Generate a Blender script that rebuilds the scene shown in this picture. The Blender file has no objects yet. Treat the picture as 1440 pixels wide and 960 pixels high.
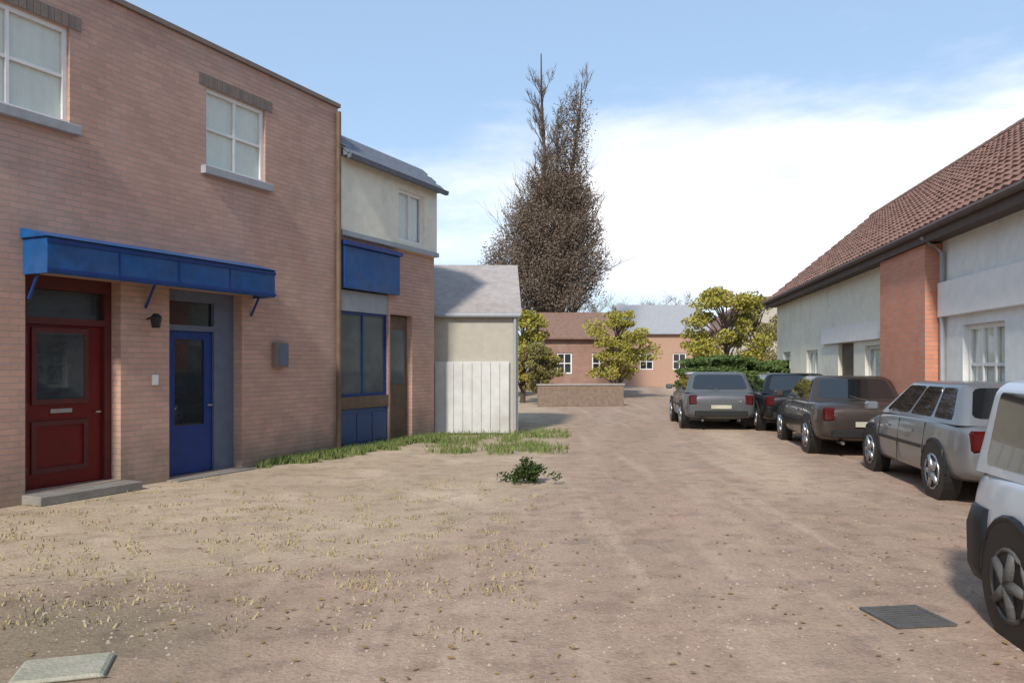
import bpy, bmesh, math, random
from mathutils import Vector, Matrix, noise
R = math.radians
random.seed(7)
C = bpy.context.scene.collection
SC = bpy.context.scene

# ------------------------------------------------------------------ camera
cam_d = bpy.data.cameras.new("camera"); cam = bpy.data.objects.new("camera", cam_d); C.objects.link(cam)
cam.location = (0, 0, 1.6); cam.rotation_euler = (R(90), 0, 0)
cam_d.lens = 28; cam_d.sensor_width = 36; cam_d.shift_y = 32/1440; cam_d.clip_end = 3000
SC.camera = cam
F = 1120.0
# ------------------------------------------------------------------ light
SUN_EL, SUN_AZ = 38.0, 200.0          # azimuth clockwise from +Y
sd = Vector((math.sin(R(SUN_AZ))*math.cos(R(SUN_EL)), math.cos(R(SUN_AZ))*math.cos(R(SUN_EL)), math.sin(R(SUN_EL))))
sl = bpy.data.lights.new("sun", 'SUN'); sl.energy = 3.15; sl.angle = R(5); sl.color = (1, .95, .87)
so = bpy.data.objects.new("sun", sl); C.objects.link(so); so.rotation_euler = sd.to_track_quat('Z', 'Y').to_euler()
so.location = sd*60
W = bpy.data.worlds.new("World"); SC.world = W; W.use_nodes = True
def build_world():
    nt = W.node_tree; N = nt.nodes; L = nt.links; N.clear()
    out = N.new('ShaderNodeOutputWorld'); bg = N.new('ShaderNodeBackground'); bg.inputs[1].default_value = .13
    sky = N.new('ShaderNodeTexSky'); sky.sky_type = 'NISHITA'; sky.sun_disc = False
    sky.sun_elevation = R(SUN_EL); sky.sun_rotation = R(SUN_AZ); sky.dust_density = 1.0; sky.air_density = 1.0
    tc = N.new('ShaderNodeTexCoord')
    sep = N.new('ShaderNodeSeparateXYZ'); L.new(tc.outputs['Generated'], sep.inputs[0])
    # clouds: flattened noise on the sky direction, denser towards the horizon
    mp = N.new('ShaderNodeMapping'); mp.inputs['Scale'].default_value = (1.0, 1.0, 3.2); mp.inputs['Location'].default_value = CLOUD_OFF
    L.new(tc.outputs['Generated'], mp.inputs[0])
    n1 = N.new('ShaderNodeTexNoise'); n1.inputs['Scale'].default_value = 2.1; n1.inputs['Detail'].default_value = 12; n1.inputs['Roughness'].default_value = .58
    L.new(mp.outputs[0], n1.inputs['Vector'])
    hz = N.new('ShaderNodeMapRange'); hz.inputs[1].default_value = .0; hz.inputs[2].default_value = .42; hz.inputs[3].default_value = .04; hz.inputs[4].default_value = -.10
    L.new(sep.outputs['Z'], hz.inputs[0])
    ad = N.new('ShaderNodeMath'); L.new(n1.outputs[0], ad.inputs[0]); L.new(hz.outputs[0], ad.inputs[1])
    # the low cumulus bank that stands over the right-hand roofs
    bd = N.new('ShaderNodeVectorMath'); bd.operation = 'SUBTRACT'; L.new(tc.outputs['Generated'], bd.inputs[0]); bd.inputs[1].default_value = (.40, .90, .185)
    bs = N.new('ShaderNodeVectorMath'); bs.operation = 'MULTIPLY'; L.new(bd.outputs[0], bs.inputs[0]); bs.inputs[1].default_value = (1.0, 1.0, 3.0)
    bl = N.new('ShaderNodeVectorMath'); bl.operation = 'LENGTH'; L.new(bs.outputs[0], bl.inputs[0])
    bm_ = N.new('ShaderNodeMapRange'); bm_.inputs[1].default_value = .10; bm_.inputs[2].default_value = .60; bm_.inputs[3].default_value = .30; bm_.inputs[4].default_value = 0; L.new(bl.outputs['Value'], bm_.inputs[0])
    ad2 = N.new('ShaderNodeMath'); L.new(ad.outputs[0], ad2.inputs[0]); L.new(bm_.outputs[0], ad2.inputs[1]); ad = ad2
    cr = N.new('ShaderNodeMapRange'); cr.interpolation_type = 'SMOOTHSTEP'
    cr.inputs[1].default_value = .46; cr.inputs[2].default_value = .80; L.new(ad.outputs[0], cr.inputs[0])
    # sky tint: thin milky haze over the Nishita blue
    mk = N.new('ShaderNodeMix'); mk.data_type = 'RGBA'; mk.inputs[0].default_value = .55
    L.new(sky.outputs[0], mk.inputs[6]); mk.inputs[7].default_value = (2.9, 4.1, 5.7, 1)
    mx = N.new('ShaderNodeMix'); mx.data_type = 'RGBA'
    L.new(cr.outputs[0], mx.inputs[0]); L.new(mk.outputs[2], mx.inputs[6]); n9 = N.new('ShaderNodeTexNoise'); n9.inputs['Scale'].default_value = 3.4; n9.inputs['Detail'].default_value = 8; L.new(mp.outputs[0], n9.inputs['Vector']); r9 = N.new('ShaderNodeMapRange'); r9.inputs[1].default_value = .35; r9.inputs[2].default_value = .68; L.new(n9.outputs[0], r9.inputs[0]); c9 = N.new('ShaderNodeMix'); c9.data_type = 'RGBA'; L.new(r9.outputs[0], c9.inputs[0]); c9.inputs[6].default_value = (5.4, 5.8, 6.5, 1); c9.inputs[7].default_value = (7.8, 7.8, 7.9, 1); L.new(c9.outputs[2], mx.inputs[7])
    L.new(mx.outputs[2], bg.inputs[0]); L.new(bg.outputs[0], out.inputs[0])
CLOUD_OFF = (5.3, 2.4, 0)
build_world()
vs = SC.view_settings; vs.view_transform = 'Standard'; vs.look = 'None'; vs.exposure = 0.45; vs.gamma = 1; vs.use_curve_mapping = False

# ------------------------------------------------------------------ materials
def mat(name, col, rough=.8, var=.12, scale=6, bump=.0, bscale=40, metal=0, spec=.4, col2=None, dirt=0, coat=0):
    m = bpy.data.materials.new(name); m.use_nodes = True
    nt = m.node_tree; N = nt.nodes; L = nt.links; b = N['Principled BSDF']
    b.inputs['Roughness'].default_value = rough; b.inputs['Metallic'].default_value = metal
    b.inputs['Specular IOR Level'].default_value = spec; b.inputs['Coat Weight'].default_value = coat
    tc = N.new('ShaderNodeTexCoord')
    n = N.new('ShaderNodeTexNoise'); n.inputs['Scale'].default_value = scale; n.inputs['Detail'].default_value = 6; n.inputs['Roughness'].default_value = .6
    L.new(tc.outputs['Object'], n.inputs['Vector'])
    mr = N.new('ShaderNodeMapRange'); mr.inputs[1].default_value = .3; mr.inputs[2].default_value = .7; L.new(n.outputs[0], mr.inputs[0])
    mx = N.new('ShaderNodeMix'); mx.data_type = 'RGBA'; L.new(mr.outputs[0], mx.inputs[0])
    c2 = col2 or tuple(c*(1+var) for c in col)
    c1 = col if col2 else tuple(c*(1-var) for c in col)
    mx.inputs[6].default_value = (*c1, 1); mx.inputs[7].default_value = (*c2, 1)
    last = mx.outputs[2]
    if dirt:
        n2 = N.new('ShaderNodeTexNoise'); n2.inputs['Scale'].default_value = .9; n2.inputs['Detail'].default_value = 8
        L.new(tc.outputs['Object'], n2.inputs['Vector'])
        m2 = N.new('ShaderNodeMapRange'); m2.inputs[1].default_value = .5; m2.inputs[2].default_value = .75; m2.inputs[4].default_value = dirt
        L.new(n2.outputs[0], m2.inputs[0])
        mx2 = N.new('ShaderNodeMix'); mx2.data_type = 'RGBA'; L.new(m2.outputs[0], mx2.inputs[0]); L.new(last, mx2.inputs[6])
        mx2.inputs[7].default_value = (.16, .13, .10, 1); last = mx2.outputs[2]
    L.new(last, b.inputs['Base Color'])
    if bump:
        n3 = N.new('ShaderNodeTexNoise'); n3.inputs['Scale'].default_value = bscale; n3.inputs['Detail'].default_value = 5
        L.new(tc.outputs['Object'], n3.inputs['Vector'])
        bp = N.new('ShaderNodeBump'); bp.inputs['Strength'].default_value = bump; bp.inputs['Distance'].default_value = .02
        L.new(n3.outputs[0], bp.inputs['Height']); L.new(bp.outputs[0], b.inputs['Normal'])
    return m

def brick_mat(name, c1, c2, mortar, rough=.9, dirt=.45):
    """bricks in the object's XZ plane (u along the wall, z up); x+y keeps it valid on return faces"""
    m = bpy.data.materials.new(name); m.use_nodes = True
    nt = m.node_tree; N = nt.nodes; L = nt.links; b = N['Principled BSDF']; b.inputs['Roughness'].default_value = rough
    tc = N.new('ShaderNodeTexCoord'); sp = N.new('ShaderNodeSeparateXYZ'); L.new(tc.outputs['Object'], sp.inputs[0])
    ad = N.new('ShaderNodeMath'); L.new(sp.outputs[0], ad.inputs[0]); L.new(sp.outputs[1], ad.inputs[1])
    cb = N.new('ShaderNodeCombineXYZ'); L.new(ad.outputs[0], cb.inputs[0]); L.new(sp.outputs[2], cb.inputs[1])
    br = N.new('ShaderNodeTexBrick'); br.inputs['Scale'].default_value = 1.0
    br.inputs['Brick Width'].default_value = .22; br.inputs['Row Height'].default_value = .073
    br.inputs['Mortar Size'].default_value = .0055; br.inputs['Mortar Smooth'].default_value = .3; br.inputs['Bias'].default_value = -.1
    br.inputs['Color1'].default_value = (*c1, 1); br.inputs['Color2'].default_value = (*c2, 1); br.inputs['Mortar'].default_value = (*mortar, 1)
    L.new(cb.outputs[0], br.inputs['Vector'])
    n = N.new('ShaderNodeTexNoise'); n.inputs['Scale'].default_value = 1.1; n.inputs['Detail'].default_value = 9; n.inputs['Roughness'].default_value = .62
    L.new(tc.outputs['Object'], n.inputs['Vector'])
    mr = N.new('ShaderNodeMapRange'); mr.inputs[1].default_value = .38; mr.inputs[2].default_value = .72; mr.inputs[3].default_value = 0; mr.inputs[4].default_value = dirt
    L.new(n.outputs[0], mr.inputs[0])
    mx = N.new('ShaderNodeMix'); mx.data_type = 'RGBA'; mx.blend_type = 'MULTIPLY'; L.new(mr.outputs[0], mx.inputs[0]); L.new(br.outputs[0], mx.inputs[6])
    mx.inputs[7].default_value = (.55, .5, .46, 1)
    n5 = N.new('ShaderNodeTexNoise'); n5.inputs['Scale'].default_value = 3; n5.inputs['Detail'].default_value = 8; L.new(tc.outputs['Object'], n5.inputs['Vector'])
    m5 = N.new('ShaderNodeMath'); m5.operation = 'MULTIPLY_ADD'; L.new(n5.outputs[0], m5.inputs[0]); m5.inputs[1].default_value = -1.3; L.new(sp.outputs[2], m5.inputs[2])
    r5 = N.new('ShaderNodeMapRange'); r5.inputs[1].default_value = -.55; r5.inputs[2].default_value = .1; r5.inputs[3].default_value = .6; r5.inputs[4].default_value = 0; L.new(m5.outputs[0], r5.inputs[0])
    x5 = N.new('ShaderNodeMix'); x5.data_type = 'RGBA'; L.new(r5.outputs[0], x5.inputs[0]); L.new(mx.outputs[2], x5.inputs[6]); x5.inputs[7].default_value = (.16, .14, .10, 1)
    # whitish efflorescence in patches
    n6 = N.new('ShaderNodeTexNoise'); n6.inputs['Scale'].default_value = .8; n6.inputs['Detail'].default_value = 12; n6.inputs['Roughness'].default_value = .7; mp6 = N.new('ShaderNodeMapping'); mp6.inputs['Location'].default_value = (7, 3, 1); mp6.inputs['Scale'].default_value = (1, 1, .45)
    L.new(tc.outputs['Object'], mp6.inputs[0]); L.new(mp6.outputs[0], n6.inputs['Vector'])
    r6 = N.new('ShaderNodeMapRange'); r6.inputs[1].default_value = .5; r6.inputs[2].default_value = .74; r6.inputs[4].default_value = .5; L.new(n6.outputs[0], r6.inputs[0])
    x6 = N.new('ShaderNodeMix'); x6.data_type = 'RGBA'; L.new(r6.outputs[0], x6.inputs[0]); L.new(x5.outputs[2], x6.inputs[6]); x6.inputs[7].default_value = (.46, .38, .32, 1)
    L.new(x6.outputs[2], b.inputs['Base Color'])
    bp = N.new('ShaderNodeBump'); bp.inputs['Strength'].default_value = 1.0; bp.inputs['Distance'].default_value = .01; bp.invert = True
    L.new(br.outputs[1], bp.inputs['Height'])
    n3 = N.new('ShaderNodeTexNoise'); n3.inputs['Scale'].default_value = 60; L.new(tc.outputs['Object'], n3.inputs['Vector'])
    bp2 = N.new('ShaderNodeBump'); bp2.inputs['Strength'].default_value = .3; bp2.inputs['Distance'].default_value = .01
    L.new(n3.outputs[0], bp2.inputs['Height']); L.new(bp.outputs[0], bp2.inputs['Normal']); L.new(bp2.outputs[0], b.inputs['Normal'])
    return m

def glass(name, col=(.03, .035, .04), rough=.04, spec=.8):
    return mat(name, col, rough=rough, var=.3, scale=2, spec=spec)

M = {}
M['brick'] = brick_mat('brick_wall', (.55, .325, .245), (.45, .275, .21), (.43, .34, .285))
M['brick_o'] = brick_mat('orange_brick', (.60, .245, .15), (.52, .21, .13), (.45, .33, .27), dirt=.2)
M['brick_far'] = brick_mat('far_brick', (.36, .20, .15), (.30, .17, .13), (.33, .28, .24))
M['coping'] = mat('coping_stone', (.34, .30, .27), bump=.3)
M['lintel'] = mat('lintel_stone', (.20, .155, .13), bump=.3)
M['sill'] = mat('sill_stone', (.33, .33, .34), bump=.2)
M['white'] = mat('white_paint', (.74, .72, .69), rough=.55, var=.06)
M['aged_white'] = mat('aged_white_paint', (.54, .54, .51), rough=.7, var=.08, dirt=.3)
M['cream'] = mat('cream_render', (.74, .70, .57), rough=.85, var=.07, bump=.2, dirt=.25)
M['blue'] = mat('blue_paint', (.006, .07, .22), rough=.45, var=.25, dirt=.3)
M['blue_dark'] = mat('dark_blue_paint', (.008, .035, .16), rough=.38, var=.15)
M['red'] = mat('dark_red_paint', (.11, .0007, .0007), rough=.45, var=.2)
M['red_brown'] = mat('red_brown_wood', (.085, .016, .013), rough=.6, var=.2)
M['grey_wood'] = mat('grey_blue_trim', (.11, .13, .18), rough=.6)
M['brown'] = mat('brown_wood', (.13, .085, .055), rough=.7, var=.25)
M['slate'] = mat('slate', (.12, .13, .155), rough=.6, var=.25, scale=9)
M['tile'] = mat('clay_tile', (.22, .12, .09), rough=.8, var=.3, scale=5, bump=.3)
M['soffit'] = mat('dark_soffit', (.10, .075, .065), rough=.8)
M['concrete'] = mat('concrete', (.22, .20, .175), bump=.4, var=.18, dirt=.4)
M['grey_paint'] = mat('grey_paint', (.30, .32, .34), rough=.6, var=.07)
M['lgrey'] = mat('light_grey_render', (.70, .71, .68), rough=.8, var=.08, dirt=.2, bump=.2)
M['glass'] = glass('window_glass', (.02, .024, .026), .03, .7)
M['glass_green'] = glass('shop_glass', (.10, .11, .105), .08, .7)
M['blue_grey'] = mat('weathered_blue_paint', (.035, .07, .16), rough=.6, dirt=.3)
def clear_glass():
    m = bpy.data.materials.new('clear_glass'); m.use_nodes = True; nt = m.node_tree; N = nt.nodes; L = nt.links
    for n in list(N):
        if n.type == 'BSDF_PRINCIPLED': N.remove(n)
    out = [n for n in N if n.type == 'OUTPUT_MATERIAL'][0]
    tr = N.new('ShaderNodeBsdfTransparent'); tr.inputs[0].default_value = (.93, .95, .94, 1); gl = N.new('ShaderNodeBsdfGlossy'); gl.inputs['Roughness'].default_value = .02
    fr = N.new('ShaderNodeFresnel'); fr.inputs[0].default_value = 1.55; ge = N.new('ShaderNodeNewGeometry'); iv = N.new('ShaderNodeMath'); iv.operation = 'SUBTRACT'; iv.inputs[0].default_value = 1; L.new(ge.outputs['Backfacing'], iv.inputs[1]); ml = N.new('ShaderNodeMath'); ml.operation = 'MULTIPLY'; L.new(fr.outputs[0], ml.inputs[0]); L.new(iv.outputs[0], ml.inputs[1])
    n = N.new('ShaderNodeTexNoise'); n.inputs['Scale'].default_value = 1.2; tc = N.new('ShaderNodeTexCoord'); L.new(tc.outputs['Object'], n.inputs['Vector'])
    bp = N.new('ShaderNodeBump'); bp.inputs['Strength'].default_value = .15; bp.inputs['Distance'].default_value = .02; L.new(n.outputs[0], bp.inputs['Height']); L.new(bp.outputs[0], gl.inputs['Normal'])
    mx = N.new('ShaderNodeMixShader'); L.new(ml.outputs[0], mx.inputs[0]); L.new(tr.outputs[0], mx.inputs[1]); L.new(gl.outputs[0], mx.inputs[2]); L.new(mx.outputs[0], out.inputs[0]); return m
M['clear'] = clear_glass()
M['plate'] = mat('number_plate', (.40, .38, .30), rough=.5)
M['blind'] = mat('white_blind', (.88, .84, .76), rough=.35, var=.05, spec=.2)
M['black'] = mat('black_plastic', (.012, .012, .012), rough=.5)
M['rubber'] = mat('tyre_rubber', (.015, .014, .014), rough=.85)
M['chrome'] = mat('wheel_alloy', (.45, .46, .48), rough=.3, metal=.9)
M['lamp_red'] = mat('tail_lamp', (.06, .004, .004), rough=.15)
M['lamp_clear'] = mat('head_lamp', (.5, .52, .55), rough=.1)
M['bark'] = mat('bark', (.085, .06, .045), rough=.95, bump=.6, bscale=25, var=.3)
M['twig'] = mat('twig', (.11, .08, .058), rough=.95, var=.3)
M['leaf_y'] = mat('yellow_green_leaf', (.22, .21, .03), rough=.6, col2=(.36, .30, .05), scale=3)
M['leaf_g'] = mat('green_leaf', (.05, .085, .02), rough=.7, col2=(.10, .15, .035), scale=3)
M['leaf_o'] = mat('olive_leaf', (.15, .14, .035), rough=.7, col2=(.24, .19, .06), scale=3)
M['leaf_b'] = mat('brown_leaf', (.19, .135, .10), rough=.8, col2=(.11, .082, .055), scale=3)
M['grass'] = mat('grass_blade', (.09, .15, .03), rough=.8, col2=(.20, .21, .07), scale=5)
M['stone'] = mat('pebble', (.25, .19, .15), rough=.95, col2=(.42, .34, .27), scale=7)
M['iron'] = mat('cast_iron', (.09, .085, .08), rough=.6, var=.2, bump=.3)

# ------------------------------------------------------------------ mesh helpers
class MB:
    def __init__(s): s.v = []; s.f = []
    def quad(s, *p):
        n = len(s.v); s.v += [tuple(q) for q in p]; s.f.append(tuple(range(n, n+len(p))))
    def box(s, x0, x1, y0, y1, z0, z1):
        n = len(s.v); s.v += [(x, y, z) for z in (z0, z1) for y in (y0, y1) for x in (x0, x1)]
        s.f += [tuple(n+i for i in f) for f in ((0,2,3,1), (4,5,7,6), (0,1,5,4), (2,6,7,3), (0,4,6,2), (1,3,7,5))]
        return s
    def prism(s, prof, y0, y1):          # prof: list of (x, z), extruded along y
        n = len(s.v); k = len(prof)
        s.v += [(x, y0, z) for x, z in prof] + [(x, y1, z) for x, z in prof]
        s.f.append(tuple(range(n, n+k))); s.f.append(tuple(range(n+2*k-1, n+k-1, -1)))
        for i in range(k): j = (i+1) % k; s.f.append((n+i, n+k+i, n+k+j, n+j))
        return s
    def prismx(s, prof, x0, x1):         # prof: list of (y, z), extruded along x
        n = len(s.v); k = len(prof)
        s.v += [(x0, y, z) for y, z in prof] + [(x1, y, z) for y, z in prof]
        s.f.append(tuple(range(n, n+k))); s.f.append(tuple(range(n+2*k-1, n+k-1, -1)))
        for i in range(k): j = (i+1) % k; s.f.append((n+i, n+k+i, n+k+j, n+j))
        return s
    def tube(s, pts, rad, seg=6):
        pts = [Vector(p) for p in pts]; n0 = len(s.v)
        for i, p in enumerate(pts):
            t = (pts[min(i+1, len(pts)-1)]-pts[max(i-1, 0)]); t = t.normalized() if t.length > 1e-9 else Vector((0,0,1))
            a = t.orthogonal().normalized(); b = t.cross(a)
            r = rad[i] if isinstance(rad, (list, tuple)) else rad
            for k in range(seg):
                an = 2*math.pi*k/seg; q = p+a*math.cos(an)*r+b*math.sin(an)*r; s.v.append(tuple(q))
        for i in range(len(pts)-1):
            for k in range(seg):
                a0 = n0+i*seg+k; a1 = n0+i*seg+(k+1) % seg
                s.f.append((a0, a1, a1+seg, a0+seg))
        s.f.append(tuple(range(n0+seg-1, n0-1, -1))); s.f.append(tuple(range(n0+(len(pts)-1)*seg, n0+len(pts)*seg)))
        return s
    def build(s, name, m, parent=None, loc=None, rz=0, bevel=0, smooth=False):
        me = bpy.data.meshes.new(name); me.from_pydata(s.v, [], s.f); me.materials.append(m)
        bm = bmesh.new(); bm.from_mesh(me); bmesh.ops.recalc_face_normals(bm, faces=bm.faces)
        if bevel:
            bmesh.ops.bevel(bm, geom=[e for e in bm.edges if len(e.link_faces) == 2 and e.calc_face_angle(0) > .5], offset=bevel, segments=1, affect='EDGES', clamp_overlap=True)
        bm.to_mesh(me); bm.free()
        if smooth:
            for p in me.polygons: p.use_smooth = True
        o = bpy.data.objects.new(name, me); C.objects.link(o)
        if parent: o.parent = parent
        if loc: o.location = loc
        if rz: o.rotation_euler.z = rz
        return o
def tag(o, label=None, cat=None, group=None, kind=None):
    if label: o['label'] = label
    if cat: o['category'] = cat
    if group: o['group'] = group
    if kind: o['kind'] = kind
    return o
def thing(name, label, cat, loc=(0,0,0), rz=0, group=None):
    o = bpy.data.objects.new(name, None); C.objects.link(o); o.location = loc; o.rotation_euler.z = rz; o.empty_display_size = .2
    return tag(o, label, cat, group)
def copy_tree(o, parent=None):
    c = o.copy(); C.objects.link(c)
    if parent: c.parent = parent
    for ch in list(o.children): copy_tree(ch, c)
    return c
def wall_boxes(mb, u0, u1, z0, z1, y0, y1, holes):
    us = sorted({u0, u1, *[h[0] for h in holes], *[h[1] for h in holes]}); us = [u for u in us if u0 <= u <= u1]
    for a, b in zip(us[:-1], us[1:]):
        hs = sorted([(h[2], h[3]) for h in holes if h[0] < (a+b)/2 < h[1]]); z = z0
        for h0, h1 in hs:
            if h0 > z: mb.box(a, b, y0, y1, z, h0)
            z = max(z, h1)
        if z < z1: mb.box(a, b, y0, y1, z, z1)
    return mb
def window(parent, u0, u1, z0, z1, y, frame='white', pane='blind', bars=(1, 1), fw=.06, name='window'):
    """frame with panes; y = outer face of the frame; local -y is outwards"""
    f = MB(); d = .06
    f.box(u0, u1, y, y+d, z0, z0+fw); f.box(u0, u1, y, y+d, z1-fw, z1)
    f.box(u0, u0+fw, y, y+d, z0+fw, z1-fw); f.box(u1-fw, u1, y, y+d, z0+fw, z1-fw)
    nx, nz = bars; bw = fw*.7
    xs = [u0+fw+(u1-u0-2*fw)*i/nx for i in range(nx+1)]; zs = [z0+fw+(z1-z0-2*fw)*i/nz for i in range(nz+1)]
    for x in xs[1:-1]: f.box(x-bw/2, x+bw/2, y+.004, y+d-.004, z0+fw, z1-fw)
    for i in range(nx):
        a = xs[i]+(bw/2 if i else 0); b = xs[i+1]-(bw/2 if i < nx-1 else 0)
        for z in zs[1:-1]: f.box(a, b, y+.008, y+d-.008, z-bw/2, z+bw/2)
    fo = f.build(name, M[frame], parent)
    for i in range(nx):
        for j in range(nz):
            a = xs[i]+(bw/2 if i else 0); b = xs[i+1]-(bw/2 if i < nx-1 else 0)
            c = zs[j]+(bw/2 if j else 0); e = zs[j+1]-(bw/2 if j < nz-1 else 0)
            MB().box(a, b, y+.03, y+.038, c, e).build('pane', M[pane], fo)
    return fo

def curtain(t, u0, u1, z0, z1, y, f=1.0):
    mb = MB(); n = 48; P = [(u0+(u1-u0)*i/n, y+f*.018*math.sin(i*1.25)+f*.01*math.sin(i*.5+u0)) for i in range(n+1)]
    for a, b in zip(P[:-1], P[1:]): mb.quad((a[0], a[1], z0), (b[0], b[1], z0), (b[0], b[1], z1), (a[0], a[1], z1))
    return mb.build('curtain', M['blind'], t, smooth=True)
# ------------------------------------------------------------------ ground
def ground_material(name):
    """packed dirt lane (pinkish tan) that grades into a paler sandy verge left of a wandering edge; a sunlit band is painted in on the right"""
    m = bpy.data.materials.new(name); m.use_nodes = True
    nt = m.node_tree; N = nt.nodes; L = nt.links; b = N['Principled BSDF']; b.inputs['Roughness'].default_value = .95; b.inputs['Specular IOR Level'].default_value = .15
    tc = N.new('ShaderNodeTexCoord'); sp = N.new('ShaderNodeSeparateXYZ'); L.new(tc.outputs['Object'], sp.inputs[0])
    def noi(sc, det=8, r=.6, st=None):
        n = N.new('ShaderNodeTexNoise'); n.inputs['Scale'].default_value = sc; n.inputs['Detail'].default_value = det; n.inputs['Roughness'].default_value = r
        src = tc.outputs['Object']
        if st: mp = N.new('ShaderNodeMapping'); mp.inputs['Scale'].default_value = st; mp.inputs['Rotation'].default_value = (0, 0, R(8)); L.new(src, mp.inputs[0]); src = mp.outputs[0]
        L.new(src, n.inputs['Vector']); return n.outputs[0]
    def mth(op, a, c_):
        n = N.new('ShaderNodeMath'); n.operation = op
        for i, q in enumerate((a, c_)):
            if isinstance(q, (int, float)): n.inputs[i].default_value = q
            else: L.new(q, n.inputs[i])
        return n.outputs[0]
    def mix(f, a, c, lo, hi, bt='MIX', amt=1.0):
        mr = N.new('ShaderNodeMapRange'); mr.inputs[1].default_value = lo; mr.inputs[2].default_value = hi; mr.inputs[4].default_value = amt; L.new(f, mr.inputs[0])
        mx = N.new('ShaderNodeMix'); mx.data_type = 'RGBA'; mx.blend_type = bt; L.new(mr.outputs[0], mx.inputs[0])
        for i, q in ((6, a), (7, c)):
            if isinstance(q, tuple): mx.inputs[i].default_value = (*q, 1)
            else: L.new(q, mx.inputs[i])
        return mx.outputs[2]
    c = mix(noi(.8), (.40, .275, .205), (.33, .245, .185), .35, .65)
    c = mix(noi(2.6), c, (.46, .335, .235), .52, .75)
    c = mix(noi(.55, 10, .68), c, (.27, .20, .16), .56, .72, amt=.6)          # damp patches
    c = mix(noi(1.0, 8, .6, (2.6, .16, 1)), c, (.50, .385, .285), .52, .68, amt=.6)   # worn wheel tracks
    lane = mth('SUBTRACT', sp.outputs[0], mth('MULTIPLY', sp.outputs[1], .152)); lane = mth('ADD', lane, mth('MULTIPLY', noi(.35, 2, .4), .8))
    for off in (-.35, 1.15):
        rt = mth('ABSOLUTE', mth('SUBTRACT', lane, off), 0); rt = mth('ADD', rt, mth('MULTIPLY', mth('SUBTRACT', noi(2.2, 8, .65), .5), .35))
        c = mix(mth('SUBTRACT', .3, rt), c, (.47, .35, .265), -.05, .2, amt=.28)
    v0 = mix(noi(1.1), (.47, .36, .26), (.40, .31, .215), .35, .65)
    v0 = mix(noi(3.5, 9, .7), v0, (.36, .32, .17), .52, .74, amt=.8)
    v0 = mix(noi(.7, 9, .66), v0, (.58, .46, .34), .5, .68, amt=.9)
    # verge edge x_b(y)
    fc = N.new('ShaderNodeFloatCurve'); cv = fc.mapping.curves[0]
    pts = [(3.5, -9), (5.0, -5.2), (5.7, -3.3), (6.45, -1.25), (7.8, -.2), (10, .4), (12.5, .75), (18, 1.2), (29.5, 1.6)]
    P = [(y/30, (x+12)/16) for y, x in pts]
    cv.points[0].location = (0, 0); cv.points[-1].location = (1, P[-1][1])
    for p in P: cv.points.new(*p)
    fc.mapping.update()
    L.new(mth('DIVIDE', sp.outputs[1], 30.0), fc.inputs['Value'])
    xb = mth('SUBTRACT', mth('MULTIPLY', fc.outputs[0], 16.0), 12.0)
    d = mth('SUBTRACT', xb, sp.outputs[0])
    d = mth('ADD', d, mth('MULTIPLY', mth('SUBTRACT', noi(1.3, 10, .7), .5), 3.2))
    c = mix(d, c, v0, -.35, .55)
    # sunlit band along the right-hand parking edge, painted in as paler tan
    d2 = mth('SUBTRACT', mth('SUBTRACT', sp.outputs[0], mth('MULTIPLY', sp.outputs[1], .16)), 2.0)
    d2 = mth('SUBTRACT', 1.0, mth('ABSOLUTE', d2, 0)); d2 = mth('ADD', d2, mth('MULTIPLY', mth('SUBTRACT', noi(1.6, 8, .6), .5), 1.6))
    d2 = mth('MINIMUM', d2, mth('MULTIPLY', mth('SUBTRACT', sp.outputs[1], 8.0), .3))
    c = mix(d2, c, (.53, .41, .29), .2, .9, amt=.7)
    # dark brown patch of ground at the near left
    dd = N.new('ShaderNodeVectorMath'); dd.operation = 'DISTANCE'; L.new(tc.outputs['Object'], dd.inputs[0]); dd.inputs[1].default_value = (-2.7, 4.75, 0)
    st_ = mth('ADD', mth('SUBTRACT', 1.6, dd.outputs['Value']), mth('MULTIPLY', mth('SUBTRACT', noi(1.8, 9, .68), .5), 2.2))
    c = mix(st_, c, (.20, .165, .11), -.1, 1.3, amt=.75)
    c = mix(noi(3.7, 3, .5), c, (.62, .60, .62), .5, .66, 'MULTIPLY', amt=.5)
    c = mix(noi(28, 5, .7), c, (.66, .63, .60), .45, .75, 'MULTIPLY')
    c = mix(noi(120, 3, .7), c, (.66, .63, .60), .5, .75, 'MULTIPLY')
    c = mix(noi(60, 4, .8), c, (.60, .50, .42), .58, .74, amt=.7)
    L.new(c, b.inputs['Base Color'])
    v = N.new('ShaderNodeTexVoronoi'); v.inputs['Scale'].default_value = 45; L.new(tc.outputs['Object'], v.inputs['Vector'])
    h = mth('ADD', mth('MULTIPLY', v.outputs[0], .22), noi(6, 10, .72))
    bp = N.new('ShaderNodeBump'); bp.inputs['Strength'].default_value = .5; bp.inputs['Distance'].default_value = .03
    L.new(h, bp.inputs['Height']); L.new(bp.outputs[0], b.inputs['Normal'])
    return m
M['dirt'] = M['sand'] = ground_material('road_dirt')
g = MB(); g.quad((-900,-300,0), (900,-300,0), (900,1500,0), (-900,1500,0))
tag(g.build('road', M['dirt']), kind='structure')
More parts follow.
